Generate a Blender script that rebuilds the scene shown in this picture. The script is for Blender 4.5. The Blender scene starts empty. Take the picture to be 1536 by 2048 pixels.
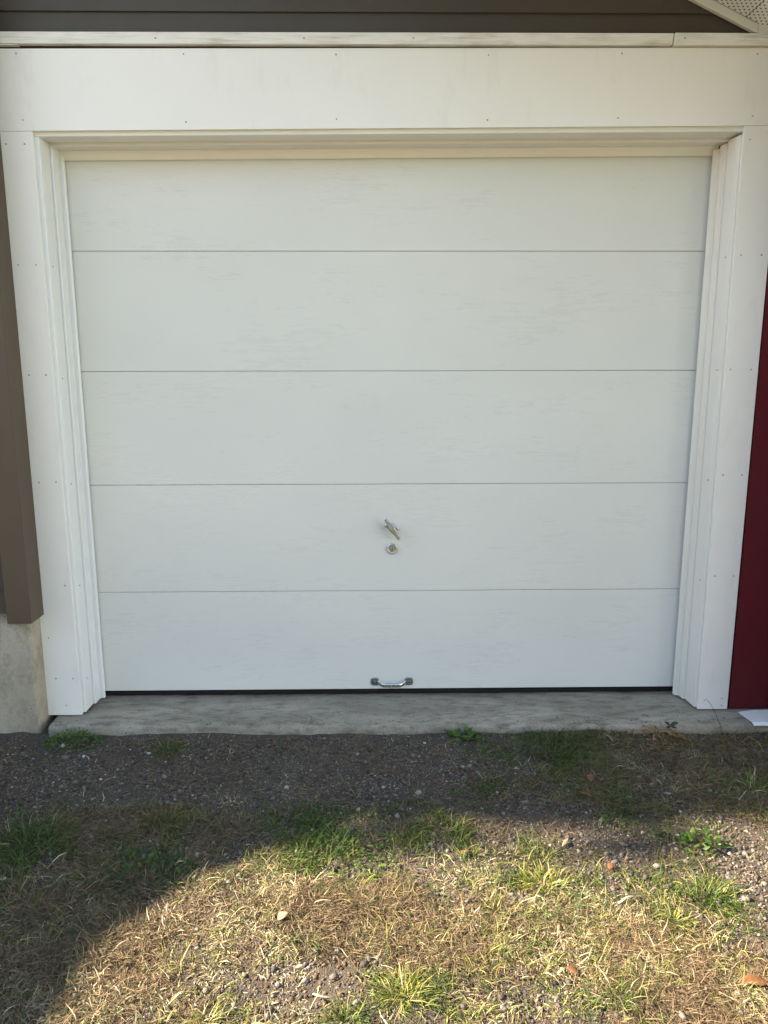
import bpy, bmesh, math, random
import numpy as np
from mathutils import Vector, Matrix

random.seed(7)
rng = np.random.default_rng(11)
S = bpy.context.scene
COL = S.collection
RAD = math.radians

# ------------------------------------------------------------------ camera
PITCH, YAW, ROLL, CAM_H, CAM_D, FPX = 0.19332, 0.01426, 0.00202, 1.3567, 2.81282, 1538.0
CAM = np.array([0.0, -CAM_D, CAM_H])
fwd = np.array([math.sin(YAW) * math.cos(PITCH), math.cos(YAW) * math.cos(PITCH), -math.sin(PITCH)])
rt = np.cross(fwd, [0, 0, 1]); rt /= np.linalg.norm(rt)
dn = np.cross(fwd, rt)
c_, s_ = math.cos(ROLL), math.sin(ROLL)
rt, dn = c_ * rt + s_ * dn, -s_ * rt + c_ * dn
cam_data = bpy.data.cameras.new('camera')
cam = bpy.data.objects.new('camera', cam_data)
COL.objects.link(cam)
cam.matrix_world = Matrix(((rt[0], -dn[0], -fwd[0], CAM[0]), (rt[1], -dn[1], -fwd[1], CAM[1]),
                           (rt[2], -dn[2], -fwd[2], CAM[2]), (0, 0, 0, 1)))
cam_data.sensor_fit = 'VERTICAL'
cam_data.sensor_height = 36.0
cam_data.lens = FPX / 2048 * 36.0
cam_data.clip_start = 0.05
cam_data.clip_end = 500
S.camera = cam

# ------------------------------------------------------------------ sky, sun, exposure
SUN_M, SUN_K = 1.5, 0.09                     # towards the sun: (-M, K, 1)
sun_dir = Vector((-SUN_M, SUN_K, 1)).normalized()
world = bpy.data.worlds.new('World'); S.world = world; world.use_nodes = True
wn = world.node_tree.nodes
sky = wn.new('ShaderNodeTexSky'); sky.sky_type = 'NISHITA'; sky.sun_disc = False
sky.sun_elevation = math.asin(sun_dir.z)
sky.sun_rotation = math.atan2(sun_dir.x, sun_dir.y)
sky.dust_density = 0.0
world.node_tree.links.new(sky.outputs[0], wn['Background'].inputs[0])
wn['Background'].inputs[1].default_value = 0.15
sl = bpy.data.lights.new('sun', 'SUN'); sl.energy = 5.0; sl.angle = RAD(0.6); sl.color = (1.0, 0.94, 0.86)
so = bpy.data.objects.new('sun', sl); COL.objects.link(so)
so.rotation_euler = sun_dir.to_track_quat('Z', 'Y').to_euler(); so.location = (-8, 1, 9)
vs = S.view_settings
vs.view_transform = 'Standard'; vs.look = 'None'; vs.gamma = 1.0; vs.use_curve_mapping = False
vs.exposure = 2.30
vs.use_white_balance = True
vs.white_balance_temperature = 8800
vs.white_balance_tint = 14
S.cycles.max_bounces = 8
S.cycles.diffuse_bounces = 5

# ------------------------------------------------------------------ material helpers
def mat(name, rough=0.5, metallic=0.0):
    m = bpy.data.materials.new(name); m.use_nodes = True
    nt = m.node_tree; b = nt.nodes['Principled BSDF']
    b.inputs['Roughness'].default_value = rough
    b.inputs['Metallic'].default_value = metallic
    return m, nt, b

def N(nt, t, **kw):
    n = nt.nodes.new(t)
    for k, v in kw.items():
        if k in n.inputs.keys(): n.inputs[k].default_value = v
        else: setattr(n, k, v)
    return n

def coords(nt, scale=(1, 1, 1), rot=(0, 0, 0)):
    tc = nt.nodes.new('ShaderNodeTexCoord'); mp = nt.nodes.new('ShaderNodeMapping')
    geo = nt.nodes.new('ShaderNodeNewGeometry')
    mp.inputs['Scale'].default_value = scale; mp.inputs['Rotation'].default_value = rot
    nt.links.new(geo.outputs['Position'], mp.inputs[0])
    nt.nodes.remove(tc)
    return mp.outputs[0]

def noise(nt, vec, scale, detail=4, rough=0.55, dist=0.0):
    n = N(nt, 'ShaderNodeTexNoise', Scale=scale, Detail=detail, Roughness=rough, Distortion=dist)
    nt.links.new(vec, n.inputs['Vector']); return n.outputs[0]

def ramp(nt, fac, stops, interp='LINEAR'):
    r = nt.nodes.new('ShaderNodeValToRGB'); r.color_ramp.interpolation = interp
    e = r.color_ramp.elements
    while len(e) < len(stops): e.new(0.5)
    for i, (p, c) in enumerate(stops):
        e[i].position = p; e[i].color = (c, c, c, 1) if isinstance(c, (int, float)) else (*c, 1)
    nt.links.new(fac, r.inputs[0]); return r.outputs[0]

def mix(nt, fac, a, b, mode='MIX'):
    n = nt.nodes.new('ShaderNodeMixRGB'); n.blend_type = mode
    for i, v in ((0, fac), (1, a), (2, b)):
        if isinstance(v, bpy.types.NodeSocket): nt.links.new(v, n.inputs[i])
        elif i == 0: n.inputs[0].default_value = v
        else: n.inputs[i].default_value = (*v, 1)
    return n.outputs[0]

def bump(nt, b, h, strength, dist):
    n = N(nt, 'ShaderNodeBump', Strength=strength, Distance=dist)
    nt.links.new(h, n.inputs['Height']); nt.links.new(n.outputs[0], b.inputs['Normal'])
    return n

def painted(name, col, rough=0.45, grain=(6, 6, 6), gs=60, bd=0.0004, var=0.03, dirt=None):
    m, nt, b = mat(name, rough)
    v = coords(nt, grain)
    f = noise(nt, v, gs, 5)
    big = noise(nt, coords(nt), 1.7, 3)
    lo = tuple(max(0, c * (1 - var * 2)) for c in col)
    c = ramp(nt, big, [(0.3, lo), (0.7, col)])
    if dirt:
        d = noise(nt, coords(nt, (1, 1, 0.35)), 9, 6, 0.65)
        c = mix(nt, ramp(nt, d, [(0.56, 0.0), (0.85, 0.40)]), c, dirt)
    nt.links.new(c, b.inputs['Base Color'])
    bump(nt, b, f, 0.35, bd)
    r = ramp(nt, noise(nt, coords(nt), 5, 3), [(0.3, rough - 0.05), (0.7, rough + 0.08)])
    nt.links.new(r, b.inputs['Roughness'])
    return m

M = {}
M['white'] = painted('white_board_paint', (0.84, 0.835, 0.81), 0.42, (1, 1, 1), 110, 0.0009, 0.02, (0.55, 0.52, 0.45))
M['vinyl'] = painted('cream_moulding_paint', (0.80, 0.765, 0.70), 0.38, (14, 14, 0.35), 14, 0.0006, 0.02)  # right mouldings: warm bounce light tinted into the paint
M['vinyl_cool'] = painted('cool_white_vinyl', (0.75, 0.785, 0.82), 0.34, (14, 14, 0.35), 14, 0.0002, 0.01)  # left mouldings: blue sky light tinted into the white
M['vinyl_head'] = painted('white_head_paint', (0.79, 0.78, 0.75), 0.38, (0.35, 14, 14), 14, 0.0006, 0.02)  # head mouldings: faint warm bounce light tinted into the white
M['brown'] = painted('brown_siding_paint', (0.066, 0.053, 0.040), 0.55, (0.6, 8, 8), 14, 0.0005, 0.06)
M['brown_post'] = painted('brown_post_paint', (0.092, 0.066, 0.046), 0.5, (8, 8, 0.6), 14, 0.0004, 0.05)
M['red'] = painted('deep_red_paint', (0.12, 0.004, 0.010), 0.85, (10, 10, 0.5), 14, 0.0005, 0.06)
M['soffit_trim'] = painted('cream_trim_vinyl', (0.62, 0.60, 0.53), 0.45, (1, 1, 1), 60, 0.0003, 0.02)
M['interior'] = painted('dark_sheathing', (0.02, 0.018, 0.016), 0.9)
M['roof'] = painted('asphalt_shingle', (0.06, 0.06, 0.062), 0.9)
M['flash'] = painted('white_flashing', (0.80, 0.84, 0.88), 0.35, (1, 1, 1), 50, 0.0008, 0.05, (0.5, 0.5, 0.48))
M['bark'] = painted('bark', (0.09, 0.065, 0.045), 0.9, (6, 6, 1), 12, 0.006, 0.2)

def door_material():
    m, nt, b = mat('embossed_white_steel', 0.32)
    g1 = noise(nt, coords(nt, (3.0, 1, 26)), 4.2, 6, 0.66, 0.9)
    g2 = noise(nt, coords(nt, (9, 1, 70)), 7, 4, 0.6)
    patch = noise(nt, coords(nt, (1.2, 1, 2.8)), 2.2, 6, 0.65)
    h = mix(nt, 0.45, g1, g2)
    hh = mix(nt, ramp(nt, patch, [(0.40, 0.12), (0.60, 1.0)]), (0.5, 0.5, 0.5), h)
    fz = noise(nt, coords(nt, (1, 1, 1.6)), 170, 3)
    hh = mix(nt, 0.35, hh, fz)
    bump(nt, b, hh, 0.34, 0.0022)
    c = ramp(nt, noise(nt, coords(nt, (1, 1, 1.4)), 1.6, 3), [(0.3, (0.69, 0.705, 0.685)), (0.7, (0.725, 0.74, 0.72))])
    nt.links.new(c, b.inputs['Base Color'])
    r = ramp(nt, mix(nt, 0.5, g1, patch), [(0.35, 0.20), (0.65, 0.46)])
    nt.links.new(r, b.inputs['Roughness'])
    return m
M['door'] = door_material()

def strip_material():
    m, nt, b = mat('weathered_white_wood', 0.7)
    g = noise(nt, coords(nt, (2.2, 30, 60)), 3.2, 6, 0.65, 0.3)
    big = noise(nt, coords(nt, (3, 3, 10)), 2.4, 3)
    f = mix(nt, 0.5, g, big)
    c = ramp(nt, f, [(0.34, (0.44, 0.41, 0.35)), (0.44, (0.68, 0.66, 0.61)), (0.55, (0.79, 0.78, 0.75))])
    nt.links.new(c, b.inputs['Base Color']); bump(nt, b, g, 0.6, 0.0015)
    return m
M['strip'] = strip_material()

def concrete(name, a, c2, dark, streak=(1, 1, 1)):
    m, nt, b = mat(name, 0.85)
    big = noise(nt, coords(nt, streak), 3.2, 6, 0.6)
    fine = noise(nt, coords(nt), 120, 5, 0.7)
    st = noise(nt, coords(nt, streak), 14, 6, 0.7)
    c = ramp(nt, big, [(0.32, a), (0.68, c2)])
    c = mix(nt, ramp(nt, st, [(0.48, 0.0), (0.68, 0.8)]), c, dark)
    c = mix(nt, ramp(nt, fine, [(0.35, 0.35), (0.6, 0.0)]), c, dark)
    vo = N(nt, 'ShaderNodeTexVoronoi', Scale=42.0); nt.links.new(coords(nt, (1, 1, 1)), vo.inputs['Vector'])
    pit = ramp(nt, vo.outputs['Distance'], [(0.10, 0.0), (0.17, 1.0)])
    pm = ramp(nt, noise(nt, coords(nt), 9, 2), [(0.5, 1.0), (0.62, 0.0)])
    pits = mix(nt, pm, pit, (1, 1, 1))
    c = mix(nt, pits, dark, c)
    nt.links.new(c, b.inputs['Base Color'])
    h = mix(nt, 0.35, fine, st); h = mix(nt, 0.4, h, pits)
    bump(nt, b, h, 0.7, 0.004)
    return m
M['slab'] = concrete('slab_concrete', (0.20, 0.18, 0.145), (0.41, 0.375, 0.315), (0.10, 0.083, 0.06), (0.8, 2.6, 2))
M['found'] = concrete('foundation_concrete', (0.34, 0.30, 0.235), (0.45, 0.41, 0.335), (0.22, 0.195, 0.15), (1.3, 1.3, 0.8))

def metal(name, col, rough, sc=60):
    m, nt, b = mat(name, rough, 1.0)
    n = noise(nt, coords(nt), sc, 4)
    nt.links.new(ramp(nt, n, [(0.3, tuple(c * 0.8 for c in col)), (0.7, col)]), b.inputs['Base Color'])
    nt.links.new(ramp(nt, n, [(0.3, rough), (0.7, rough + 0.12)]), b.inputs['Roughness'])
    return m
M['nickel'] = metal('satin_nickel', (0.78, 0.79, 0.80), 0.26)
M['nickel_dark'] = metal('worn_nickel', (0.56, 0.58, 0.60), 0.32, 200)
M['zinc'] = metal('zinc_plate', (0.30, 0.31, 0.31), 0.42, 120)
M['zinc_bar'] = metal('bright_zinc', (0.62, 0.66, 0.70), 0.22)
M['hole'] = painted('dark_hole', (0.01, 0.01, 0.01), 0.8)
M['rubber'] = painted('black_rubber', (0.006, 0.006, 0.006), 0.9)
M['nail'] = painted('nail_head', (0.30, 0.28, 0.25), 0.6)

def soffit_material():
    m, nt, b = mat('perforated_vinyl', 0.5)
    tc = nt.nodes.new('ShaderNodeTexCoord'); mp = nt.nodes.new('ShaderNodeMapping')
    nt.links.new(tc.outputs['Object'], mp.inputs[0])
    mp.inputs['Scale'].default_value = (62, 62, 62); mp.inputs['Rotation'].default_value = (0, 0, RAD(45))
    vo = N(nt, 'ShaderNodeTexVoronoi', Scale=1.0, Randomness=0.0); vo.voronoi_dimensions = '2D'
    nt.links.new(mp.outputs[0], vo.inputs['Vector'])
    hole = ramp(nt, vo.outputs['Distance'], [(0.20, 1.0), (0.25, 0.0)])
    c = mix(nt, hole, (0.72, 0.71, 0.67), (0.04, 0.04, 0.04))
    nt.links.new(c, b.inputs['Base Color'])
    return m
M['soffit'] = soffit_material()

def island(name, stops, rough=0.6, trans=0.0, scale_var=True, spec=0.3, grad=None):
    m, nt, b = mat(name, rough)
    b.inputs['Specular IOR Level'].default_value = spec
    geo = nt.nodes.new('ShaderNodeNewGeometry')
    c = ramp(nt, geo.outputs['Random Per Island'], stops)
    n = noise(nt, coords(nt), 240, 3)
    c = mix(nt, 0.5, c, ramp(nt, n, [(0.3, 0.55), (0.7, 1.25)]), 'MULTIPLY')
    nt.links.new(c, b.inputs['Base Color'])
    if trans > 0:
        t = nt.nodes.new('ShaderNodeBsdfTranslucent'); nt.links.new(c, t.inputs[0])
        ms = nt.nodes.new('ShaderNodeMixShader'); ms.inputs[0].default_value = trans
        nt.links.new(b.outputs[0], ms.inputs[1]); nt.links.new(t.outputs[0], ms.inputs[2])
        nt.links.new(ms.outputs[0], nt.nodes['Material Output'].inputs[0])
    return m
M['straw'] = island('dry_straw', [(0.0, (0.16, 0.115, 0.065)), (0.2, (0.37, 0.30, 0.185)), (0.42, (0.58, 0.505, 0.35)), (0.62, (0.42, 0.39, 0.20)), (0.77, (0.23, 0.26, 0.085)),
                                  (0.88, (0.60, 0.51, 0.35)), (1.0, (0.78, 0.71, 0.57))], 0.6, 0.25)
M['thatch'] = island('dead_thatch', [(0.0, (0.08, 0.048, 0.03)), (0.4, (0.15, 0.108, 0.066)), (0.75, (0.26, 0.20, 0.12)),
                                     (1.0, (0.20, 0.155, 0.09))], 0.7, 0.2)
M['rust'] = island('rusty_dry_grass', [(0.0, (0.24, 0.10, 0.035)), (0.5, (0.36, 0.19, 0.07)), (1.0, (0.42, 0.30, 0.13))], 0.7, 0.25)
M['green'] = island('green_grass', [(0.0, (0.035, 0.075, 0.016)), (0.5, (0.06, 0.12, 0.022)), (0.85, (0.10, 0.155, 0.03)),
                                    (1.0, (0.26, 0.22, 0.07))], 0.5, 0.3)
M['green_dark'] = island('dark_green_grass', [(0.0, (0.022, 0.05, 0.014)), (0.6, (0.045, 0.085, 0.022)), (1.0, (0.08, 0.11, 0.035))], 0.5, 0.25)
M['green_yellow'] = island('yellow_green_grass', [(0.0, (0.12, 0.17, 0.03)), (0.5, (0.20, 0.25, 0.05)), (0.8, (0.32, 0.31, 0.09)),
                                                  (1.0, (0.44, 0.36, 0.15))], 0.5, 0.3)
M['clover'] = island('clover_leaf', [(0.0, (0.035, 0.09, 0.02)), (0.6, (0.065, 0.15, 0.025)), (1.0, (0.12, 0.20, 0.04))], 0.5, 0.25)
M['gravel'] = island('gravel_stone', [(0.0, (0.040, 0.038, 0.038)), (0.35, (0.085, 0.078, 0.072)), (0.62, (0.14, 0.125, 0.11)),
                                      (0.90, (0.20, 0.185, 0.16)), (0.98, (0.29, 0.27, 0.24)), (1.0, (0.48, 0.46, 0.42))], 0.8)
M['litter'] = island('dark_litter', [(0.0, (0.03, 0.022, 0.016)), (0.6, (0.085, 0.055, 0.035)), (1.0, (0.16, 0.11, 0.07))], 0.85)
M['stone_pale'] = island('pale_stone', [(0.0, (0.36, 0.345, 0.31)), (1.0, (0.52, 0.50, 0.46))], 0.8)
M['stone_grey'] = island('grey_stone', [(0.0, (0.16, 0.165, 0.175)), (1.0, (0.26, 0.26, 0.26))], 0.8)
M['stone_dark'] = island('dark_stone', [(0.0, (0.05, 0.045, 0.042)), (1.0, (0.09, 0.075, 0.065))], 0.8)
M['stone_tan'] = island('tan_stone', [(0.0, (0.42, 0.33, 0.22)), (1.0, (0.5, 0.42, 0.31))], 0.8)
M['leaf_red'] = island('rusty_leaf', [(0.0, (0.20, 0.085, 0.045)), (1.0, (0.27, 0.125, 0.065))], 0.6, 0.25)
M['leaf_brown'] = island('brown_leaf', [(0.0, (0.20, 0.095, 0.045)), (1.0, (0.26, 0.135, 0.07))], 0.5, 0.15)
M['leaf_tan'] = island('tan_leaf', [(0.0, (0.5, 0.36, 0.24)), (1.0, (0.55, 0.42, 0.28))], 0.6, 0.2)
M['twig'] = island('pale_twig', [(0.0, (0.48, 0.40, 0.28)), (1.0, (0.6, 0.52, 0.38))], 0.7)
M['twig_dark'] = island('dark_twig', [(0.0, (0.05, 0.04, 0.03)), (1.0, (0.08, 0.06, 0.045))], 0.8)
M['sprout'] = island('purple_green_sprout', [(0.0, (0.035, 0.04, 0.025)), (1.0, (0.06, 0.075, 0.045))], 0.6, 0.1)
M['tree_leaf'] = island('tree_leaf', [(0.0, (0.04, 0.08, 0.02)), (1.0, (0.09, 0.13, 0.035))], 0.6, 0.3)

def ground_material():
    m, nt, b = mat('gravelly_soil', 0.95)
    p = coords(nt)
    big = noise(nt, p, 2.2, 5, 0.6)
    mid = noise(nt, p, 18, 6, 0.65)
    fine = noise(nt, p, 150, 5, 0.7)
    c = ramp(nt, big, [(0.32, (0.046, 0.034, 0.024)), (0.5, (0.072, 0.054, 0.038)), (0.7, (0.105, 0.082, 0.058))])
    c = mix(nt, ramp(nt, mid, [(0.42, 0.7), (0.6, 0.0)]), c, (0.046, 0.040, 0.035))
    vo = N(nt, 'ShaderNodeTexVoronoi', Scale=230.0); nt.links.new(p, vo.inputs['Vector'])
    vs_ = nt.nodes.new('ShaderNodeSeparateColor'); nt.links.new(vo.outputs['Color'], vs_.inputs[0])
    grit = ramp(nt, vs_.outputs[0], [(0.55, (0.05, 0.042, 0.035)), (0.8, (0.11, 0.095, 0.08)), (0.97, (0.24, 0.22, 0.19))])
    c = mix(nt, ramp(nt, vs_.outputs[1], [(0.55, 0.0), (0.6, 0.8)]), c, grit)
    c = mix(nt, 0.6, c, ramp(nt, fine, [(0.3, 0.5), (0.7, 1.4)]), 'MULTIPLY')
    # unseen yard further off: lawn kept dark to cut bounce light
    far = N(nt, 'ShaderNodeVectorMath', operation='LENGTH'); nt.links.new(p, far.inputs[0])
    lawn = ramp(nt, noise(nt, p, 1.1, 6, 0.6), [(0.35, (0.035, 0.06, 0.02)), (0.65, (0.075, 0.09, 0.03))])
    mr = N(nt, 'ShaderNodeMapRange'); nt.links.new(far.outputs['Value'], mr.inputs[0])
    mr.inputs[1].default_value = 2.6; mr.inputs[2].default_value = 4.2
    sx = nt.nodes.new('ShaderNodeSeparateXYZ'); nt.links.new(p, sx.inputs[0])
    ad = N(nt, 'ShaderNodeMath', operation='MULTIPLY_ADD'); nt.links.new(mid, ad.inputs[0]); ad.inputs[1].default_value = 1.6
    nt.links.new(sx.outputs[0], ad.inputs[2])
    bounce_gravel = ramp(nt, fine, [(0.3, (0.30, 0.26, 0.20)), (0.7, (0.48, 0.43, 0.34))])     # pale gravel added on the left to bounce warm light
    mr2 = N(nt, 'ShaderNodeMapRange'); nt.links.new(ad.outputs[0], mr2.inputs[0])
    mr2.inputs[1].default_value = -0.6; mr2.inputs[2].default_value = 0.1
    lawn = mix(nt, mr2.outputs[0], bounce_gravel, lawn)
    c = mix(nt, mr.outputs[0], c, lawn)
    nt.links.new(c, b.inputs['Base Color'])
    h = mix(nt, 0.5, mid, fine)
    h = mix(nt, 0.35, h, vo.outputs['Distance'])
    bump(nt, b, h, 0.9, 0.008)
    return m
M['ground'] = ground_material()

# ------------------------------------------------------------------ object helpers
def tag(o, label=None, cat=None, group=None, kind=None):
    if label: o['label'] = label
    if cat: o['category'] = cat
    if group: o['group'] = group
    if kind: o['kind'] = kind
    return o

def thing(name, label, cat, loc=(0, 0, 0), group=None):
    o = bpy.data.objects.new(name, None); o.empty_display_size = 0.1
    o.location = loc; COL.objects.link(o)
    return tag(o, label, cat, group)

def link(name, me, m, parent=None, smooth=False):
    me.materials.clear(); me.materials.append(m)
    if smooth:
        me.polygons.foreach_set('use_smooth', [True] * len(me.polygons))
    o = bpy.data.objects.new(name, me); COL.objects.link(o)
    if parent is not None:
        # geometry is given in world coordinates; shift it into the parent's frame
        p = parent; off = Vector((0, 0, 0))
        while p is not None: off += p.location; p = p.parent
        if off.length > 0: me.transform(Matrix.Translation(-off))
        o.parent = parent
    return o

def from_bm(name, bm, m, parent=None, smooth=False):
    bmesh.ops.recalc_face_normals(bm, faces=bm.faces)
    me = bpy.data.meshes.new(name); bm.to_mesh(me); bm.free()
    return link(name, me, m, parent, smooth)

def bevel(bm, w, seg=2):
    if w > 0:
        bmesh.ops.bevel(bm, geom=list(bm.edges), offset=w, segments=seg, profile=0.6, affect='EDGES', clamp_overlap=True)

def add_hex(bm, pts):
    """box from 8 corners: bottom 4 (ccw), top 4"""
    v = [bm.verts.new(p) for p in pts]
    for f in ((3, 2, 1, 0), (4, 5, 6, 7), (0, 1, 5, 4), (1, 2, 6, 5), (2, 3, 7, 6), (3, 0, 4, 7)):
        bm.faces.new([v[i] for i in f])

def box(name, x0, x1, y0, y1, z0, z1, m, parent=None, bv=0.0015, skew=0.0, skew_top=0.0, seg=2):
    bm = bmesh.new()
    add_hex(bm, [(x0, y0, z0 + skew * x0), (x1, y0, z0 + skew * x1), (x1, y1, z0 + skew * x1), (x0, y1, z0 + skew * x0),
                 (x0, y0, z1 + skew_top * x0), (x1, y0, z1 + skew_top * x1), (x1, y1, z1 + skew_top * x1), (x0, y1, z1 + skew_top * x0)])
    bevel(bm, bv, seg)
    return from_bm(name, bm, m, parent)

def prism(name, prof, axis, a0, a1, m, parent=None, skew=0.0, bv=0.0, top_skew=0.0):
    """closed profile swept along an axis ('x': profile (y,z); 'z': profile (x,y))"""
    bm = bmesh.new()
    def P(u, v, t): return (t, u, v + skew * t) if axis == 'x' else (u, v, t)
    A = [bm.verts.new(P(u, v, a0)) for u, v in prof]
    if axis == 'z' and top_skew: B = [bm.verts.new((u, v, a1 + top_skew * u)) for u, v in prof]
    else: B = [bm.verts.new(P(u, v, a1)) for u, v in prof]
    n = len(prof)
    for i in range(n):
        bm.faces.new((A[i], A[(i + 1) % n], B[(i + 1) % n], B[i]))
    bm.faces.new(list(reversed(A))); bm.faces.new(B)
    if bv: bevel(bm, bv, 1)
    return from_bm(name, bm, m, parent)

def lathe_bm(bm, prof, seg=24, mtx=Matrix.Identity(4)):
    """prof: (radius, height) list, revolve round local z"""
    rings = []
    for r, h in prof:
        rings.append([bm.verts.new(mtx @ Vector((r * math.cos(2 * math.pi * i / seg), r * math.sin(2 * math.pi * i / seg), h))) for i in range(seg)])
    for a, b in zip(rings, rings[1:]):
        for i in range(seg):
            bm.faces.new((a[i], a[(i + 1) % seg], b[(i + 1) % seg], b[i]))
    bm.faces.new(list(reversed(rings[0]))); bm.faces.new(rings[-1])

TO_FRONT = Matrix.Rotation(RAD(90), 4, 'X')      # local z -> world -y

# ------------------------------------------------------------------ the setting: ground and slab
def vnoise(x, y, seed=0):
    """smooth value noise, vectorised"""
    xi = np.floor(x).astype(int); yi = np.floor(y).astype(int)
    fx = x - xi; fy = y - yi
    fx = fx * fx * (3 - 2 * fx); fy = fy * fy * (3 - 2 * fy)
    def h(a, b):
        n = (a * 374761393 + b * 668265263 + seed * 1442695041) & 0x7fffffff
        n = ((n ^ (n >> 13)) * 1274126177) & 0x7fffffff
        return ((n ^ (n >> 16)) & 0xffff) / 65535.0
    return (h(xi, yi) * (1 - fx) + h(xi + 1, yi) * fx) * (1 - fy) + (h(xi, yi + 1) * (1 - fx) + h(xi + 1, yi + 1) * fx) * fy

def ground_z(x, y):
    x = np.asarray(x, float); y = np.asarray(y, float)
    base = -0.044 + 0.012 * np.clip(y + 0.1, -3, 0)
    rel = 0.016 * (vnoise(x * 3 + 40, y * 3 + 40, 1) - 0.5) + 0.009 * (vnoise(x * 9 + 90, y * 9 + 90, 2) - 0.5) \
        + 0.005 * (vnoise(x * 26 + 200, y * 26 + 200, 3) - 0.5)
    fade = np.clip((3.6 - np.hypot(x, y + 0.5)) / 1.0, 0.0, 1.0)
    near = np.clip((y + 0.30) / 0.20, 0, 1) * (y < 0.12)
    spill = 0.026 * near * np.clip(vnoise(x * 6 + 17, y * 5 + 60, 4) - 0.30, 0, 1) + 0.006 * near * vnoise(x * 30 + 5, y * 30 + 70, 8)
    return base + rel * fade + spill * fade

def build_ground():
    xs = np.concatenate([[-150, -60, -25, -12, -7, -4.5, -3.6], np.arange(-3, 3.001, 0.018), [3.6, 4.5, 7, 12, 25, 60, 150]])
    ys = np.concatenate([[-150, -60, -25, -12, -7, -4.5, -3.4], np.arange(-2.9, 0.101, 0.018), [0.5, 2, 6, 12, 25, 60, 150]])
    X, Y = np.meshgrid(xs, ys)
    Z = ground_z(X, Y)
    Z = np.where(Y > 0.11, -0.075, Z)
    nx, ny = len(xs), len(ys)
    co = np.stack([X, Y, Z], -1).reshape(-1, 3)
    idx = np.arange(nx * ny).reshape(ny, nx)
    q = np.stack([idx[:-1, :-1], idx[:-1, 1:], idx[1:, 1:], idx[1:, :-1]], -1).reshape(-1, 4)
    me = np_mesh('ground', co, q)
    o = link('ground', me, M['ground'], None, True)
    return tag(o, kind='structure')

def np_mesh(name, co, faces):
    me = bpy.data.meshes.new(name)
    k = faces.shape[1]
    me.vertices.add(len(co)); me.vertices.foreach_set('co', np.ascontiguousarray(co, np.float32).ravel())
    me.loops.add(faces.size); me.loops.foreach_set('vertex_index', np.ascontiguousarray(faces, np.int32).ravel())
    me.polygons.add(len(faces)); me.polygons.foreach_set('loop_start', np.arange(0, faces.size, k, dtype=np.int32))
    try: me.polygons.foreach_set('loop_total', np.full(len(faces), k, np.int32))
    except Exception: pass
    me.update(calc_edges=True); me.validate()
    return me

build_ground()

def build_slab():
    """concrete threshold with a worn, chipped front edge"""
    xs = np.arange(-1.236, 3.001, 0.012)
    prof = [(-0.103, -0.16), (-0.104, -0.03), (-0.103, -0.009), (-0.098, -0.002), (-0.09, 0.0), (-0.05, 0.0005), (0.0, 0.0), (0.15, -0.001), (0.45, 0.0), (0.45, -0.16)]
    co = []
    for i, x in enumerate(xs):
        e = 0.006 * (vnoise(np.array(x * 5 + 7), np.array(3.0), 5) - 0.5) - 0.012 * x * 0.9
        ch = max(0.0, float(vnoise(np.array(x * 22 + 3), np.array(8.0), 6)) - 0.72) * 0.03
        for j, (y, z) in enumerate(prof):
            w = 1.0 if j < 6 else 0.0
            c = ch if 1 < j < 5 else 0.0
            co.append((x, y + e * w + c, z - (c * 0.8 if j in (3, 4) else 0) + 0.0012 * (float(vnoise(np.array(x * 9), np.array(y * 9.0), 9)) - 0.5)))
    n = len(prof); L = len(xs)
    idx = np.arange(L * n).reshape(L, n)
    q = np.stack([idx[:-1], idx[1:], np.roll(idx, -1, 1)[1:], np.roll(idx, -1, 1)[:-1]], -1).reshape(-1, 4)
    me = np_mesh('concrete_slab', np.array(co), q)
    bm = bmesh.new(); bm.from_mesh(me)
    bm.verts.ensure_lookup_table()
    bm.faces.new([bm.verts[i] for i in reversed(range(n))]); bm.faces.new([bm.verts[(L - 1) * n + i] for i in range(n)])
    bmesh.ops.recalc_face_normals(bm, faces=bm.faces)
    bm.to_mesh(me); bm.free()
    tag(link('concrete_slab', me, M['slab'], None), kind='structure')
build_slab()

# ------------------------------------------------------------------ brown house: gable wall, corner, foundation, roof
house = thing('brown_house', 'brown lap sided house wall wrapping above and left of the white garage door', 'house', (-1.3, 0, -0.05))
SK = 0.0087

def lap(name, x0, x1, yb, z0, h, m, cut=None):
    """one siding board: its lower edge stands proud of the board below"""
    t = 0.011
    prof = [(yb - t, z0), (yb - t + 0.0005, z0 + 0.004), (yb - 0.002, z0 + h + 0.012), (yb + 0.006, z0 + h + 0.012), (yb - 0.001, z0)]
    return prism(name, prof, 'x', x0, x1, m, house)

def rake_z(x):           # underside of the sloping trim on the gable wall
    return 2.531 - 0.45 * (x - 1.066) if x > -2.6 else 2.531 - 0.45 * (-2.6 - 1.066) + 0.45 * (x + 2.6)

# gable boards above the garage door
z = 2.347; i = 0
while z < 4.1:
    h = 0.15
    xr = min(1.70, 1.066 + (2.531 - z) / 0.45 + 0.05)
    xl = -1.7 if z < 3.0 else max(-6.0, -2.6 - (4.18 - z) / 0.45 - 0.05)
    if xr > xl: lap('siding_plank', xl, xr, 0.026, z, h, M['brown'])
    z += 0.15; i += 1

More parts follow.
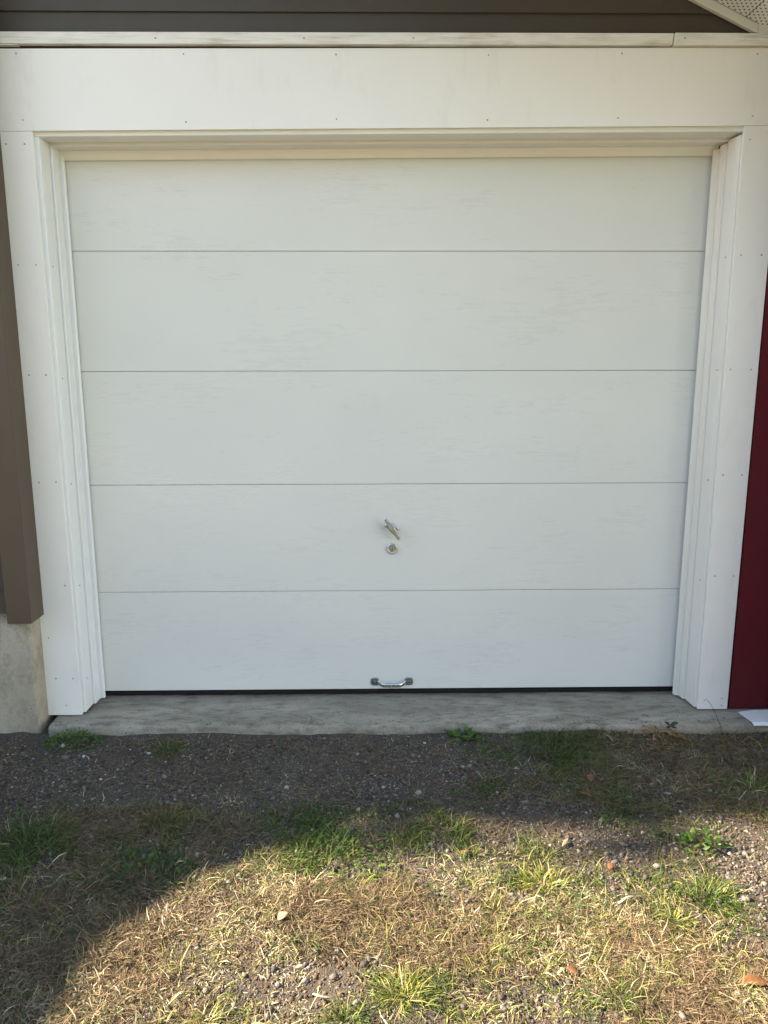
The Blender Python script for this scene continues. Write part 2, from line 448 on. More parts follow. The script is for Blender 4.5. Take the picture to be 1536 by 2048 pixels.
# lower left wall: boards, corner post, foundation
z = 0.451
while z < 2.95:
    lap('siding_plank', -5.0, -1.336, -0.078, z, 0.0945, M['brown']); z += 0.0945
post = bmesh.new()
add_hex(post, [(-1.341, -0.110, 0.416), (-1.2525, -0.110, 0.416), (-1.2525, -0.0008, 0.416), (-1.341, -0.0008, 0.416),
               (-1.341, -0.110, 3.0), (-1.2525, -0.110, 3.0), (-1.2525, -0.0008, 3.0), (-1.341, -0.0008, 3.0)])
bevel(post, 0.003, 2)
from_bm('corner_post', post, M['brown_post'], house)
def foundation():
    bm = bmesh.new(); rows = []
    zs = np.linspace(-0.2, 0.45, 40)
    for zz in zs:
        wob = 0.007 * (float(vnoise(np.array(zz * 13.0), np.array(1.0), 12)) - 0.5) + 0.004 * (float(vnoise(np.array(zz * 40.0), np.array(2.0), 13)) - 0.5)
        yb = -0.070
        ring = [(-5.0, yb), (-1.62, yb), (-1.36, yb), (-1.284 + wob, yb), (-1.277 + wob, yb + 0.005), (-1.2715, yb + 0.03), (-1.2715, 0.45), (-5.0, 0.45)]
        rows.append([bm.verts.new((x, y, zz)) for x, y in ring])
    n = len(rows[0])
    for a, b in zip(rows, rows[1:]):
        for k in range(n): bm.faces.new((a[k], a[(k + 1) % n], b[(k + 1) % n], b[k]))
    bm.faces.new(list(reversed(rows[0]))); bm.faces.new(rows[-1])
    return from_bm('foundation', bm, M['found'], house)
foundation()
# sheathing and the dark inside of the building
box('wall_sheathing', -1.60, 3.0, 0.045, 0.455, 2.20, 2.46, M['interior'], house, 0)
box('wall_sheathing', -4.95, -1.29, -0.06, 0.10, 0.453, 3.0, M['interior'], house, 0)
box('wall_sheathing', -1.2655, -1.2, 0.0165, 0.44, 0.01, 2.19, M['interior'], house, 0)
box('wall_sheathing', 1.33, 2.99, 0.06, 0.44, 0.01, 2.19, M['interior'], house, 0)
box('back_wall', -4.9, 2.9, 0.46, 0.56, -0.1, 2.46, M['interior'], house, 0)
gable = bmesh.new()
gp_ = [(-5.9, 2.47), (1.25, 2.47), (-2.6, 4.19)]
A = [gable.verts.new((x, 0.046, z)) for x, z in gp_]; B = [gable.verts.new((x, 0.14, z)) for x, z in gp_]
gable.faces.new(A); gable.faces.new(list(reversed(B)))
for k in range(3): gable.faces.new((A[k], A[(k + 1) % 3], B[(k + 1) % 3], B[k]))
from_bm('gable_sheathing', gable, M['interior'], house)
# rake trim (channel at the top of the wall) and soffit
def slope_piece(name, x0, x1, y0, y1, dz0, dz1, m, bv=0.0, left=False):
    f = rake_z
    bm = bmesh.new()
    add_hex(bm, [(x0, y0, f(x0) + dz0), (x1, y0, f(x1) + dz0), (x1, y1, f(x1) + dz0), (x0, y1, f(x0) + dz0),
                 (x0, y0, f(x0) + dz1), (x1, y0, f(x1) + dz1), (x1, y1, f(x1) + dz1), (x0, y1, f(x0) + dz1)])
    bevel(bm, bv, 1)
    return from_bm(name, bm, m, house)
OVH = 0.06          # left slope
OVR = 1.10          # right slope, unseen depth extended to shade the header
slope_piece('rake_trim', -2.59, 1.292, -0.004, 0.0145, 0.0, 0.030, M['soffit_trim'], 0.002)
slope_piece('rake_trim', -5.9, -2.61, -0.004, 0.0145, 0.0, 0.030, M['soffit_trim'], 0.002)
box('eave_trim', 1.293, 1.9, -0.004, 0.0145, 2.4295, 2.460, M['soffit_trim'], house, 0.002)
th = math.atan(0.45)
def soffit_panel(x0, x1):
    """perforated board spanning from the wall to the outer fascia, in its own sloping frame"""
    L = (x1 - x0) / math.cos(th) - 0.0025
    bm = bmesh.new()
    add_hex(bm, [(0, -OVR, 0), (L, -OVR, 0), (L, -0.0035, 0), (0, -0.0035, 0), (0, -OVR, 0.006), (L, -OVR, 0.006), (L, -0.0035, 0.006), (0, -0.0035, 0.006)])
    bevel(bm, 0.0012, 1)
    bmesh.ops.recalc_face_normals(bm, faces=bm.faces)
    me = bpy.data.meshes.new('soffit_panel'); bm.to_mesh(me); bm.free(); me.materials.append(M['soffit'])
    o = bpy.data.objects.new('soffit_panel', me); COL.objects.link(o); o.parent = house
    s = 1 if x0 >= -2.6 else -1
    o.location = Vector((x0, 0, rake_z(x0) + 0.030)) - Vector(house.location)
    o.rotation_euler = (0, th if s > 0 else -th, 0)
pw = 0.1165
xx = 1.3665
while xx - pw > -2.6:
    soffit_panel(xx - pw, xx); xx -= pw
slope_piece('roof', -2.6, 1.395, -OVR - 0.06, 6.0, 0.165, 0.20, M['roof'])
slope_piece('roof', -5.95, -2.6, -OVH - 0.06, 6.0, 0.165, 0.20, M['roof'])
# added unseen roofs: right dims the door, left casts the ground shadow
def slab_roof(name, pts, z0, z1, m):
    bm = bmesh.new()
    A = [bm.verts.new((x, y, z0)) for x, y in pts]; B = [bm.verts.new((x, y, z1)) for x, y in pts]
    bm.faces.new(list(reversed(A))); bm.faces.new(B); n = len(pts)
    for k in range(n): bm.faces.new((A[k], A[(k + 1) % n], B[(k + 1) % n], B[k]))
    from_bm(name, bm, m, house)
slab_roof('porch_roof', [(1.305, -1.60), (3.00, -1.60), (3.00, -0.004), (1.305, -0.004)], 2.4615, 2.60, M['soffit_trim'])
for x in (1.72, 2.85): box('porch_post', x, x + 0.1, -1.58, -1.48, -0.1, 2.4605, M['white'], house, 0.004)
slab_roof('porch_roof', [(-4.10, -0.22), (-4.24, -0.42), (-4.62, -0.655), (-4.78, -0.88), (-4.86, -1.18), (-4.99, -1.98), (-5.1, -3.0), (-7.2, -3.0), (-7.2, -0.13)], 2.60, 2.70, M['roof'])  # outline traced back from the wanted shadow edge on the ground
for x in (-5.25, -7.0): box('porch_post', x, x + 0.1, -2.95, -2.85, -0.1, 2.598, M['white'], house, 0.004)

# ------------------------------------------------------------------ red wall on the right
redw = thing('red_wall', 'deep red painted wall standing right of the white door surround', 'wall', (1.5, 0.03, 0))
box('corner_board', 1.4035, 1.5545, 0.004, 0.05, 0.006, 2.42, M['red'], redw, 0.003)
for k in range(33):
    box('wall_board', 1.6825 + k * 0.2, 1.8805 + k * 0.2, 0.030, 0.055, 0.010, 2.4600 if k < 11 else 4.2, M['red'], redw, 0.002)
box('wing_wall', 1.5560, 1.68, -0.32, 0.0285, 0.012, 2.4600, M['red'], redw, 0.003)
box('wall_backing', 1.69, 8.35, 0.056, 0.30, 0.010, 2.455, M['red'], redw, 0)
box('wall_backing', 3.76, 8.35, 0.056, 0.30, 2.456, 4.19, M['red'], redw, 0)

# ------------------------------------------------------------------ white door surround
fr = thing('door_frame', 'white board surround and mouldings framing the garage door opening', 'door frame', (0.06, 0, 0))
def skbox(name, pts4, y0, y1, m, bv=0.0012):
    """board from four (x,z) corners: bl, br, tr, tl"""
    bm = bmesh.new()
    bl, br, tr, tl = pts4
    add_hex(bm, [(bl[0], y0, bl[1]), (br[0], y0, br[1]), (br[0], y1, br[1]), (bl[0], y1, bl[1]),
                 (tl[0], y0, tl[1]), (tr[0], y0, tr[1]), (tr[0], y1, tr[1]), (tl[0], y1, tl[1])])
    bevel(bm, bv, 2)
    return from_bm(name, bm, m, fr)
left_b = skbox('side_board', [(-1.2712, 0.004), (-1.1405, 0.004), (-1.1455, 2.1222), (-1.2712, 2.1211)], 0.0, 0.0125, M['white'])
right_b = skbox('side_board', [(1.2775, 0.006), (1.3945, 0.006), (1.3985, 2.1450), (1.2748, 2.1440)], 0.0, 0.0125, M['white'])
head_b = skbox('header_board', [(-1.2712, 2.1222), (1.3985, 2.1462), (1.3985, 2.3885), (-1.2712, 2.3765)], 0.0, 0.0125, M['white'])
# rough strip across the top, in two lengths
strip1 = skbox('top_strip', [(-1.42, 2.3875), (1.0045, 2.3905), (1.0075, 2.4265), (-1.42, 2.4235)], -0.012, 0.012, M['strip'], 0.002)
strip2 = skbox('top_strip', [(1.0085, 2.3895), (1.60, 2.3900), (1.60, 2.4270), (1.0115, 2.4275)], -0.0135, 0.011, M['strip'], 0.002)
skbox('strip_splinter', [(-1.42, 2.3830), (-1.168, 2.3845), (-1.165, 2.3868), (-1.42, 2.3868)], -0.010, 0.010, M['strip'], 0.0008)

# jambs, stops and weather flaps
ZT = 2.118
jl = [(-1.19, 0.0135), (-1.1325, 0.0135), (-1.1305, 0.0155), (-1.1298, 0.024), (-1.1318, 0.0265), (-1.1300, 0.0290), (-1.1285, 0.0895), (-1.19, 0.0895)]
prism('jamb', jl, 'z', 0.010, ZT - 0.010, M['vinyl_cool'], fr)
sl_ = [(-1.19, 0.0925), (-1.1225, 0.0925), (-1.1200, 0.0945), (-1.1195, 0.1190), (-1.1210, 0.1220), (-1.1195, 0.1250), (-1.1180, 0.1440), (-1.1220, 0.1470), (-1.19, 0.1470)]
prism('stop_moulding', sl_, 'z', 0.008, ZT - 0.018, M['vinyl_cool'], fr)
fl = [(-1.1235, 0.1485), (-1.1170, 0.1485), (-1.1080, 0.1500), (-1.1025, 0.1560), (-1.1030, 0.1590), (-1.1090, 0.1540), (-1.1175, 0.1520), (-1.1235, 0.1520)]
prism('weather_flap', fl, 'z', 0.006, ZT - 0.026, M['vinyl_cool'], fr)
jr = [(1.33, 0.0135), (1.2700, 0.0135), (1.2680, 0.0155), (1.2668, 0.030), (1.2680, 0.0330), (1.2662, 0.0360), (1.2615, 0.0895), (1.33, 0.0895)]
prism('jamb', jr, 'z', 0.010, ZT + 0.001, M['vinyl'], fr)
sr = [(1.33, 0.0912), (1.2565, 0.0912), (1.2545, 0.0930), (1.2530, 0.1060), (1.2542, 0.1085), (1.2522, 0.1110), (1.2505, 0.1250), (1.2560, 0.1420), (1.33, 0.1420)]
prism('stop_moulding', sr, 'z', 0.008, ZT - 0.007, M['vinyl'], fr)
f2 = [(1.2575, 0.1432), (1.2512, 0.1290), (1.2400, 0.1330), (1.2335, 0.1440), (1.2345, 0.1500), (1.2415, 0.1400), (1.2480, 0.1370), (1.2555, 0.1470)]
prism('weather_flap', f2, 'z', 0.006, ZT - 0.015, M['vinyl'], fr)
hj = [(0.0135, 2.16), (0.0135, 2.1205), (0.0155, 2.1185), (0.088, 2.1185), (0.088, 2.16)]
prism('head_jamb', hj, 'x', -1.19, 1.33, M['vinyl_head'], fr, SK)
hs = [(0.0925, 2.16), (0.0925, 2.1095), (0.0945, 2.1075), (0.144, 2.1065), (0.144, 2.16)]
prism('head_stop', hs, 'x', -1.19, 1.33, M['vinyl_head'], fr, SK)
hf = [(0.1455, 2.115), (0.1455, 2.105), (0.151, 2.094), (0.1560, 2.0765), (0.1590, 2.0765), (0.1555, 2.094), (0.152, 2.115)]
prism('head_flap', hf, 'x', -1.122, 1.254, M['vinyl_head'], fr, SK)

# nails in the boards: px positions measured in the photograph, lying on each board's face
def ray(px, py):
    d = (px - 768) / FPX * rt + (py - 1024) / FPX * dn + fwd
    return d
def on_y(px, py, y):
    d = ray(px, py); return CAM + d * ((y - CAM[1]) / d[1])
def on_x(px, py, x):
    d = ray(px, py); return CAM + d * ((x - CAM[0]) / d[0])
def gp(px, py):
    d = ray(px, py); p = CAM + d * ((-0.05 - CAM[2]) / d[2])
    return float(p[0]), float(p[1]), float(ground_z(p[0], p[1]))

def nail_mesh():
    bm = bmesh.new()
    lathe_bm(bm, [(0.0031, -0.001), (0.0031, 0.0008), (0.0023, 0.0013), (0.0012, 0.0007)], 10, TO_FRONT)
    bmesh.ops.recalc_face_normals(bm, faces=bm.faces)
    me = bpy.data.meshes.new('nail'); bm.to_mesh(me); bm.free(); me.materials.append(M['nail']); return me
NAIL = nail_mesh()
def nail(parent, p, rz=0.0, sc=1.0):
    o = bpy.data.objects.new('nail', NAIL); COL.objects.link(o); o.parent = parent
    o.location = Vector((float(p[0]), float(p[1]), float(p[2]))) - Vector(fr.location)
    o.rotation_euler = (0, 0, rz); o.scale = (sc * random.uniform(.8, 1.1),) * 3
for q in ((32, 107), (367, 108), (672, 109), (977, 110), (1244, 107), (1515, 108), (46, 240), (372, 244), (673, 238), (975, 240), (1236, 236), (1505, 232)):
    nail(head_b, on_y(*q, 0.0))
for q in ((12, 288), (49, 288), (36, 530), (72, 530), (58, 750), (92, 750), (78, 965), (112, 964), (130, 1171), (97, 1276), (112, 1357), (146, 1357), (133, 1411)):
    nail(left_b, on_y(*q, 0.0))
for q in ((1500, 279), (1482, 510), (1523, 510), (1461, 739), (1502, 739), (1446, 950), (1484, 950), (1430, 1152), (1467, 1152), (1444, 1397), (1443, 1411)):
    nail(right_b, on_y(*q, 0.0))
for q in ((311, 76), (608, 76), (827, 76)): nail(strip1, on_y(*q, -0.012))
nail(strip2, on_y(1370, 76, -0.0135))
jb = [o for o in fr.children if o.name.startswith('jamb')]
for yy in (533, 757, 968, 1171, 1356):
    lx = 78 + (yy - 290) * 0.0835 + 8
    nail(jb[0], on_x(lx, yy, -1.129), RAD(90), 0.9)
for q in ((1451, 515), (1434, 740), (1416, 960), (1400, 1160)):
    nail(jb[1], on_x(*q, 1.2635), RAD(-90), 0.9)

# ------------------------------------------------------------------ garage door
door = thing('garage_door', 'closed white five panel sectional garage door with wood grain emboss', 'garage door', (0.06, 0.18, 0.0))
YD = 0.165
seams = [0.0285, 0.4505, 0.885, 1.321, 1.757, 2.13]
for a, b in zip(seams, seams[1:]):
    g = 0.0011
    bm = bmesh.new()
    add_hex(bm, [(-1.135, YD, a + g), (1.262, YD, a + g), (1.262, YD + 0.04, a + g), (-1.135, YD + 0.04, a + g),
                 (-1.135, YD, b - g), (1.262, YD, b - g), (1.262, YD + 0.04, b - g), (-1.135, YD + 0.04, b - g)])
    bevel(bm, 0.0022, 3)
    p = from_bm('door_panel', bm, M['door'], door)
    # the tongue that fills the joint behind the face
    if a > 0.1: box('joint_tongue', -1.13, 1.255, YD + 0.007, YD + 0.03, a - 0.006, a + 0.006, M['door'], door, 0)
# bottom rubber seal with its retainer
seal = [(YD + 0.014, 0.0280), (YD + 0.036, 0.0280), (YD + 0.038, 0.016), (YD + 0.034, 0.0025), (YD + 0.022, 0.0012), (YD + 0.012, 0.006), (YD + 0.010, 0.016)]
prism('bottom_seal', seal, 'x', -1.115, 1.246, M['rubber'], door)

def t_handle():
    c = Vector((0.074, YD, 0.713))
    bm = bmesh.new()
    # boss behind the grip, then shaft
    lathe_bm(bm, [(0.016, -0.001), (0.016, 0.004), (0.0125, 0.009), (0.0095, 0.013), (0.0085, 0.034)], 20, Matrix.Translation(c) @ TO_FRONT)
    # two screw ears
    ang = RAD(12)
    for s in (-1, 1):
        e = c + Vector((s * 0.0225 * math.cos(ang), 0, -0.004 + 0.006 * s * -1 + (0.004 if s > 0 else 0.004)))
        lathe_bm(bm, [(0.0075, -0.001), (0.0075, 0.0035), (0.005, 0.006), (0.002, 0.0066)], 12, Matrix.Translation(e) @ TO_FRONT)
        d = (e - c)
        add_hex(bm, [(c.x, YD - 0.003, c.z - 0.007), (e.x, YD - 0.003, e.z - 0.006), (e.x, YD + 0.001, e.z - 0.006), (c.x, YD + 0.001, c.z - 0.007),
                     (c.x, YD - 0.003, c.z + 0.007), (e.x, YD - 0.003, e.z + 0.006), (e.x, YD + 0.001, e.z + 0.006), (c.x, YD + 0.001, c.z + 0.007)])
    r = from_bm('handle_rose', bm, M['nickel'], door, True)
    # the grip: a bar fat in the middle with tapering square ends
    d = Vector((0.56, 0, -0.83)).normalized(); nrm = Vector((0, -1, 0)); side = d.cross(nrm)
    prof = [(-0.050, 0.0052, 0.0045), (-0.048, 0.0068, 0.006), (-0.030, 0.0072, 0.0065), (-0.015, 0.0105, 0.0085), (0.0, 0.0125, 0.0105),
            (0.015, 0.0105, 0.0085), (0.030, 0.0072, 0.0065), (0.048, 0.0068, 0.006), (0.050, 0.0052, 0.0045)]
    bm = bmesh.new(); rings = []
    cc = c + nrm * 0.036
    for t, w, hgt in prof:
        ring = []
        for k in range(12):
            a = 2 * math.pi * k / 12
            ca, sa = math.cos(a), math.sin(a)
            u = w * math.copysign(abs(ca) ** 0.6, ca); v = hgt * math.copysign(abs(sa) ** 0.6, sa)
            ring.append(bm.verts.new(cc + d * t + side * u + nrm * v))
        rings.append(ring)
    for a, b in zip(rings, rings[1:]):
        for k in range(12): bm.faces.new((a[k], a[(k + 1) % 12], b[(k + 1) % 12], b[k]))
    bm.faces.new(rings[0]); bm.faces.new(list(reversed(rings[-1])))
    g = from_bm('turn_handle', bm, M['nickel_dark'], door, False)
    tag(g, 'slanted T shaped turn handle')
t_handle()

def lock():
    c = Vector((0.0745, YD, 0.626)); m = Matrix.Translation(c) @ TO_FRONT
    bm = bmesh.new()
    lathe_bm(bm, [(0.0225, -0.001), (0.0225, 0.004), (0.0205, 0.0085), (0.0165, 0.0105), (0.0155, 0.0070), (0.0150, 0.0068)], 32, m)
    o = from_bm('lock_ring', bm, M['nickel'], door, True)
    bm = bmesh.new()
    lathe_bm(bm, [(0.0149, 0.0060), (0.0149, 0.0076), (0.0138, 0.0082), (0.0075, 0.0082), (0.0068, 0.0092), (0.0060, 0.0094)], 24, m)
    p = from_bm('lock_plug', bm, M['nickel_dark'], o)
    bm = bmesh.new()
    add_hex(bm, [(c.x - 0.0011, YD - 0.0102, c.z - 0.005), (c.x + 0.0011, YD - 0.0102, c.z - 0.005), (c.x + 0.0011, YD - 0.0080, c.z - 0.005), (c.x - 0.0011, YD - 0.0080, c.z - 0.005),
                 (c.x - 0.0011, YD - 0.0102, c.z + 0.005), (c.x + 0.0011, YD - 0.0102, c.z + 0.005), (c.x + 0.0011, YD - 0.0080, c.z + 0.005), (c.x - 0.0011, YD - 0.0080, c.z + 0.005)])
    from_bm('keyway', bm, M['hole'], o)
lock()

def lift_handle():
    for i, cx in enumerate((0.0035, 0.1435)):
        s = 1 if i == 0 else -1
        bm = bmesh.new()
        pts = []
        for k in range(20):
            a = 2 * math.pi * k / 20; ca, sa = math.cos(a), math.sin(a)
            pts.append((cx + 0.0172 * math.copysign(abs(ca) ** 0.55, ca), 0.0625 + 0.0165 * math.copysign(abs(sa) ** 0.55, sa)))
        A = [bm.verts.new((x, YD + 0.001, z)) for x, z in pts]
        B = [bm.verts.new((x, YD - 0.0035, z)) for x, z in pts]
        C = [bm.verts.new((cx + (x - cx) * 0.86, YD - 0.0052, 0.0625 + (z - 0.0625) * 0.86)) for x, z in pts]
        for P, Q in ((A, B), (B, C)):
            for k in range(20): bm.faces.new((P[k], P[(k + 1) % 20], Q[(k + 1) % 20], Q[k]))
        bm.faces.new(C); bm.faces.new(list(reversed(A)))
        pad = from_bm('handle_pad', bm, M['zinc'], door)
        bm = bmesh.new()
        lathe_bm(bm, [(0.0062, 0.0045), (0.0062, 0.0060), (0.0040, 0.0082), (0.0015, 0.0086)], 12, Matrix.Translation((cx - 0.002 * s, YD, 0.0635)) @ TO_FRONT)
        from_bm('screw', bm, M['zinc'], pad, True)
    # the pull: a rounded strap bowing out and down from the pads
    xs = [0.012, 0.020, 0.029, 0.036, 0.050, 0.0735, 0.097, 0.111, 0.118, 0.127, 0.135]
    out = [0.004, 0.009, 0.018, 0.024, 0.026, 0.026, 0.026, 0.024, 0.018, 0.009, 0.004]
    zc = [0.061, 0.060, 0.057, 0.0555, 0.0550, 0.0550, 0.0550, 0.0555, 0.057, 0.060, 0.061]
    bm = bmesh.new(); rings = []
    for x, o, zz in zip(xs, out, zc):
        ring = []
        for k in range(10):
            a = 2 * math.pi * k / 10
            ring.append(bm.verts.new((x, YD - o - 0.0042 * math.sin(a), zz + 0.0088 * math.cos(a))))
        rings.append(ring)
    for a, b in zip(rings, rings[1:]):
        for k in range(10): bm.faces.new((a[k], a[(k + 1) % 10], b[(k + 1) % 10], b[k]))
    bm.faces.new(rings[0]); bm.faces.new(list(reversed(rings[-1])))
    from_bm('lift_handle', bm, M['zinc_bar'], door, True)
lift_handle()

# ------------------------------------------------------------------ white flashing lying at the right end of the slab
def flashing():
    bm = bmesh.new()
    top = [(1.424, -0.030, 0.006), (1.49, -0.022, 0.010), (1.553, -0.022, 0.010)]
    mid = [(1.436, -0.118, 0.007), (1.49, -0.126, 0.010), (1.553, -0.132, 0.009)]
    lip = [(1.440, -0.127, -0.002), (1.49, -0.135, 0.001), (1.553, -0.141, 0.0)]
    rows = []
    for dz in (0.0, 0.0022):
        rows.append([[bm.verts.new((x, y, z + dz)) for x, y, z in r] for r in (top, mid, lip)])
    for L, rev in ((rows[0], True), (rows[1], False)):
        for a, b in zip(L, L[1:]):
            for k in range(2):
                f = (a[k], b[k], b[k + 1], a[k + 1]); bm.faces.new(tuple(reversed(f)) if rev else f)
    lo, hi = rows
    def side(p, q, P, Q): bm.faces.new((p, q, Q, P))
    for k in range(2): side(lo[0][k], lo[0][k + 1], hi[0][k], hi[0][k + 1]); side(lo[2][k], lo[2][k + 1], hi[2][k], hi[2][k + 1])
    for k in range(2): side(lo[k][0], lo[k + 1][0], hi[k][0], hi[k + 1][0]); side(lo[k][2], lo[k + 1][2], hi[k][2], hi[k + 1][2])
    tag(from_bm('metal_flashing', bm, M['flash']), 'loose strip of bluish white sheet lying on the slab below the red wall', 'flashing')
flashing()

# ------------------------------------------------------------------ grass, gravel, litter
def blades(x, y, length, width, az, el, curve, z0=None, seg=3):
    """many curved tapering blades in one array; az heading, el starting elevation (rad), curve droop (rad)"""
    n = len(x)
    if z0 is None: z0 = ground_z(x, y) - 0.002
    dx, dy = np.cos(az), np.sin(az)
    sx, sy = -dy, dx
    px, py, pz = x.copy(), y.copy(), z0.copy()
    V = []
    tilt = rng.uniform(-0.9, 0.9, n)
    for k in range(seg + 1):
        t = k / seg
        w = width * (1 - 0.88 * t ** 1.5) * 0.5
        if k == 0: w = width * 0.36
        cs, sn = np.cos(tilt), np.sin(tilt)
        V.append(np.stack([px - sx * w * cs, py - sy * w * cs, pz - w * sn], -1))
        V.append(np.stack([px + sx * w * cs, py + sy * w * cs, pz + w * sn], -1))
        e = el - curve * (k + 0.5) / seg
        st = length / seg
        px = px + dx * np.cos(e) * st; py = py + dy * np.cos(e) * st; pz = pz + np.sin(e) * st
        pz = np.maximum(pz, ground_z(px, py) + 0.0012) if seg else pz
        az = az + rng.normal(0, 0.22, n); dx, dy = np.cos(az), np.sin(az)
    V = np.stack(V, 1)                       # n, 2(seg+1), 3
    m = 2 * (seg + 1)
    base = (np.arange(n) * m)[:, None, None]
    q = np.array([[2 * k, 2 * k + 1, 2 * k + 3, 2 * k + 2] for k in range(seg)])[None]
    return V.reshape(-1, 3), (base + q).reshape(-1, 4)

def blade_obj(name, m, *a, **k):
    co, f = blades(*a, **k)
    me = np_mesh(name, co, f); return link(name, me, m, None, True)

def blob(x, y, spots):
    """sum of soft spots given in photograph pixels: (px, py, rx_px, ry_px, weight)"""
    d = np.zeros_like(x)
    for (px, py, rx, ry, w) in spots:
        cx, cy, _ = gp(px, py)
        x1, _, _ = gp(px + rx, py); _, y1, _ = gp(px, min(2040, py + ry)) if py + ry < 2040 else gp(px, py)
        ax = abs(x1 - cx); _, ya, _ = gp(px, py - ry); ay = abs(ya - cy)
        d = d + w * np.exp(-(((x - cx) / ax) ** 2 + ((y - cy) / ay) ** 2))
    return d

BARE = [(520, 1560, 330, 70, 1.2), (60, 1540, 120, 50, 1.2), (780, 1560, 130, 90, 1.2), (650, 1960, 120, 80, .75), (780, 2000, 90, 60, .4), (1080, 2010, 90, 50, .6),
        (1250, 1690, 190, 70, .8), (1480, 1740, 70, 90, .9), (1080, 1650, 100, 40, .6), (1000, 1540, 120, 40, .7)]
STRAW = [(400, 1830, 190, 90, 1.0), (300, 1960, 200, 110, 1.1), (560, 1760, 170, 50, .9), (480, 2020, 180, 60, .7), (900, 1800, 170, 70, .8), (1000, 1960, 170, 80, .7),
         (1200, 1900, 200, 80, .9), (1330, 1850, 120, 60, .6), (1450, 1990, 130, 80, .7), (830, 1900, 100, 60, .5), (60, 1900, 150, 110, .12), (180, 1780, 130, 60, .15),
         (1440, 1560, 130, 40, .5), (1230, 1530, 120, 40, .4), (1180, 1800, 100, 40, .4), (500, 1900, 120, 70, .6), (380, 1760, 60, 30, .5)]
MULCH = [(690, 1830, 110, 45, 1.0), (620, 1860, 60, 30, .6)]
THATCH = [(230, 1660, 160, 60, .55), (130, 1860, 160, 130, 1.1), (60, 1990, 140, 120, 1.0), (690, 1830, 130, 55, 1.7), (1250, 1560, 220, 60, .55), (1400, 1950, 130, 100, .7),
          (900, 1580, 300, 70, .3), (450, 1640, 200, 50, .4), (1480, 1530, 100, 50, .5), (1000, 1880, 250, 60, .5)]
GREEN = [(60, 1680, 120, 60, .9), (290, 1740, 120, 35, .8), (660, 1710, 130, 50, 1.0), (600, 1640, 70, 35, .5), (890, 1640, 70, 50, .7), (1100, 1510, 120, 45, .7), (1040, 1730, 110, 50, .6),
         (1240, 1620, 70, 30, .4), (1390, 1680, 60, 50, .5), (800, 1650, 160, 60, .5), (1000, 1690, 160, 50, .5), (1180, 1560, 90, 40, .4), (760, 1600, 80, 40, .3), (480, 1650, 80, 40, .4), (1300, 1760, 120, 50, .4), (1500, 1580, 60, 50, .4), (1090, 1900, 130, 70, .45), (820, 1980, 110, 60, .5), (1350, 1820, 90, 50, .35), (340, 1640, 50, 30, .4), (1450, 1850, 80, 40, .3)]

HALO = [(px, py, r, r * .5, .8) for px, py, r in ((1110, 1510, 120), (980, 1582, 55), (890, 1655, 90), (600, 1635, 75), (325, 1648, 65), (338, 1510, 50), (1415, 1795, 90),
        (1085, 1765, 110), (1508, 1580, 70), (805, 1985, 100), (690, 2025, 70), (1240, 1995, 80), (50, 1690, 130), (1245, 1635, 70), (1350, 1842, 80), (612, 1880, 55), (1402, 1690, 70), (680, 1715, 140), (930, 1490, 50))]
def scatter(n, fn, xr=(-2.1, 2.1), yr=(-1.95, -0.115)):
    x = rng.uniform(*xr, n); y = rng.uniform(*yr, n)
    p = fn(x, y)
    k = rng.uniform(0, 1, n) < p
    k &= ~((y > -0.125 + 0.011 * x))
    return x[k], y[k]

def patch(x, y, s, seed, lo=0.35, hi=0.65): return np.clip((vnoise(x * s + 500, y * s + 500, seed) - lo) / (hi - lo), 0, 1)

# flat straw
x, y = scatter(420000, lambda x, y: np.clip(blob(x, y, STRAW) * 0.95 + 0.03 + 0.35 * np.clip((-y - 1.5) / 0.4, 0, 1) - 0.5 * blob(x, y, BARE), 0.012, 1) * (0.06 + 0.94 * patch(x, y, 13, 21, .40, .66)) * (1 - np.clip(0.9 * blob(x, y, MULCH), 0, .9)))
n = len(x)
o = blade_obj('dry_grass', M['straw'], x, y, rng.lognormal(math.log(0.021), 0.45, n).clip(.007, .07), rng.uniform(0.0012, 0.0034, n), rng.uniform(0, 2 * math.pi, n), rng.uniform(0.1, 1.1, n), rng.uniform(0.3, 1.6, n))
tag(o, 'short bleached dry grass matted over the gravel', 'dry grass', kind='stuff')
# brown thatch
x, y = scatter(2300000, lambda x, y: np.clip(blob(x, y, THATCH) * 0.9 + 0.06 + 0.3 * np.clip((-y - 1.5) / 0.4, 0, 1) - 0.6 * blob(x, y, BARE), 0.02, 1) * (0.2 + 0.8 * patch(x, y, 12, 22)))
n = len(x)
o = blade_obj('dead_thatch', M['thatch'], x, y, rng.uniform(0.015, 0.055, n), rng.uniform(0.0014, 0.003, n), rng.uniform(0, 2 * math.pi, n), rng.uniform(0.0, 0.8, n), rng.uniform(0.2, 1.2, n))
tag(o, 'brown dead grass thatch lying among the stones', 'thatch', kind='stuff')
# loose green blades
x, y = scatter(230000, lambda x, y: np.clip(blob(x, y, GREEN) * 0.75 + blob(x, y, HALO) * 0.6 + 0.055 + 0.06 * np.clip((-0.6 - y) / 0.15, 0, 1) - 0.3 * blob(x, y, BARE), 0.010, 1) * (0.15 + 0.85 * patch(x, y, 15, 23)))
n = len(x)
o = blade_obj('green_grass', M['green'], x, y, rng.uniform(0.018, 0.055, n), rng.uniform(0.0018, 0.0036, n), rng.uniform(0, 2 * math.pi, n), rng.uniform(0.4, 1.4, n), rng.uniform(0.4, 1.6, n))
tag(o, 'thin green grass growing through the dry ground', 'grass', kind='stuff')

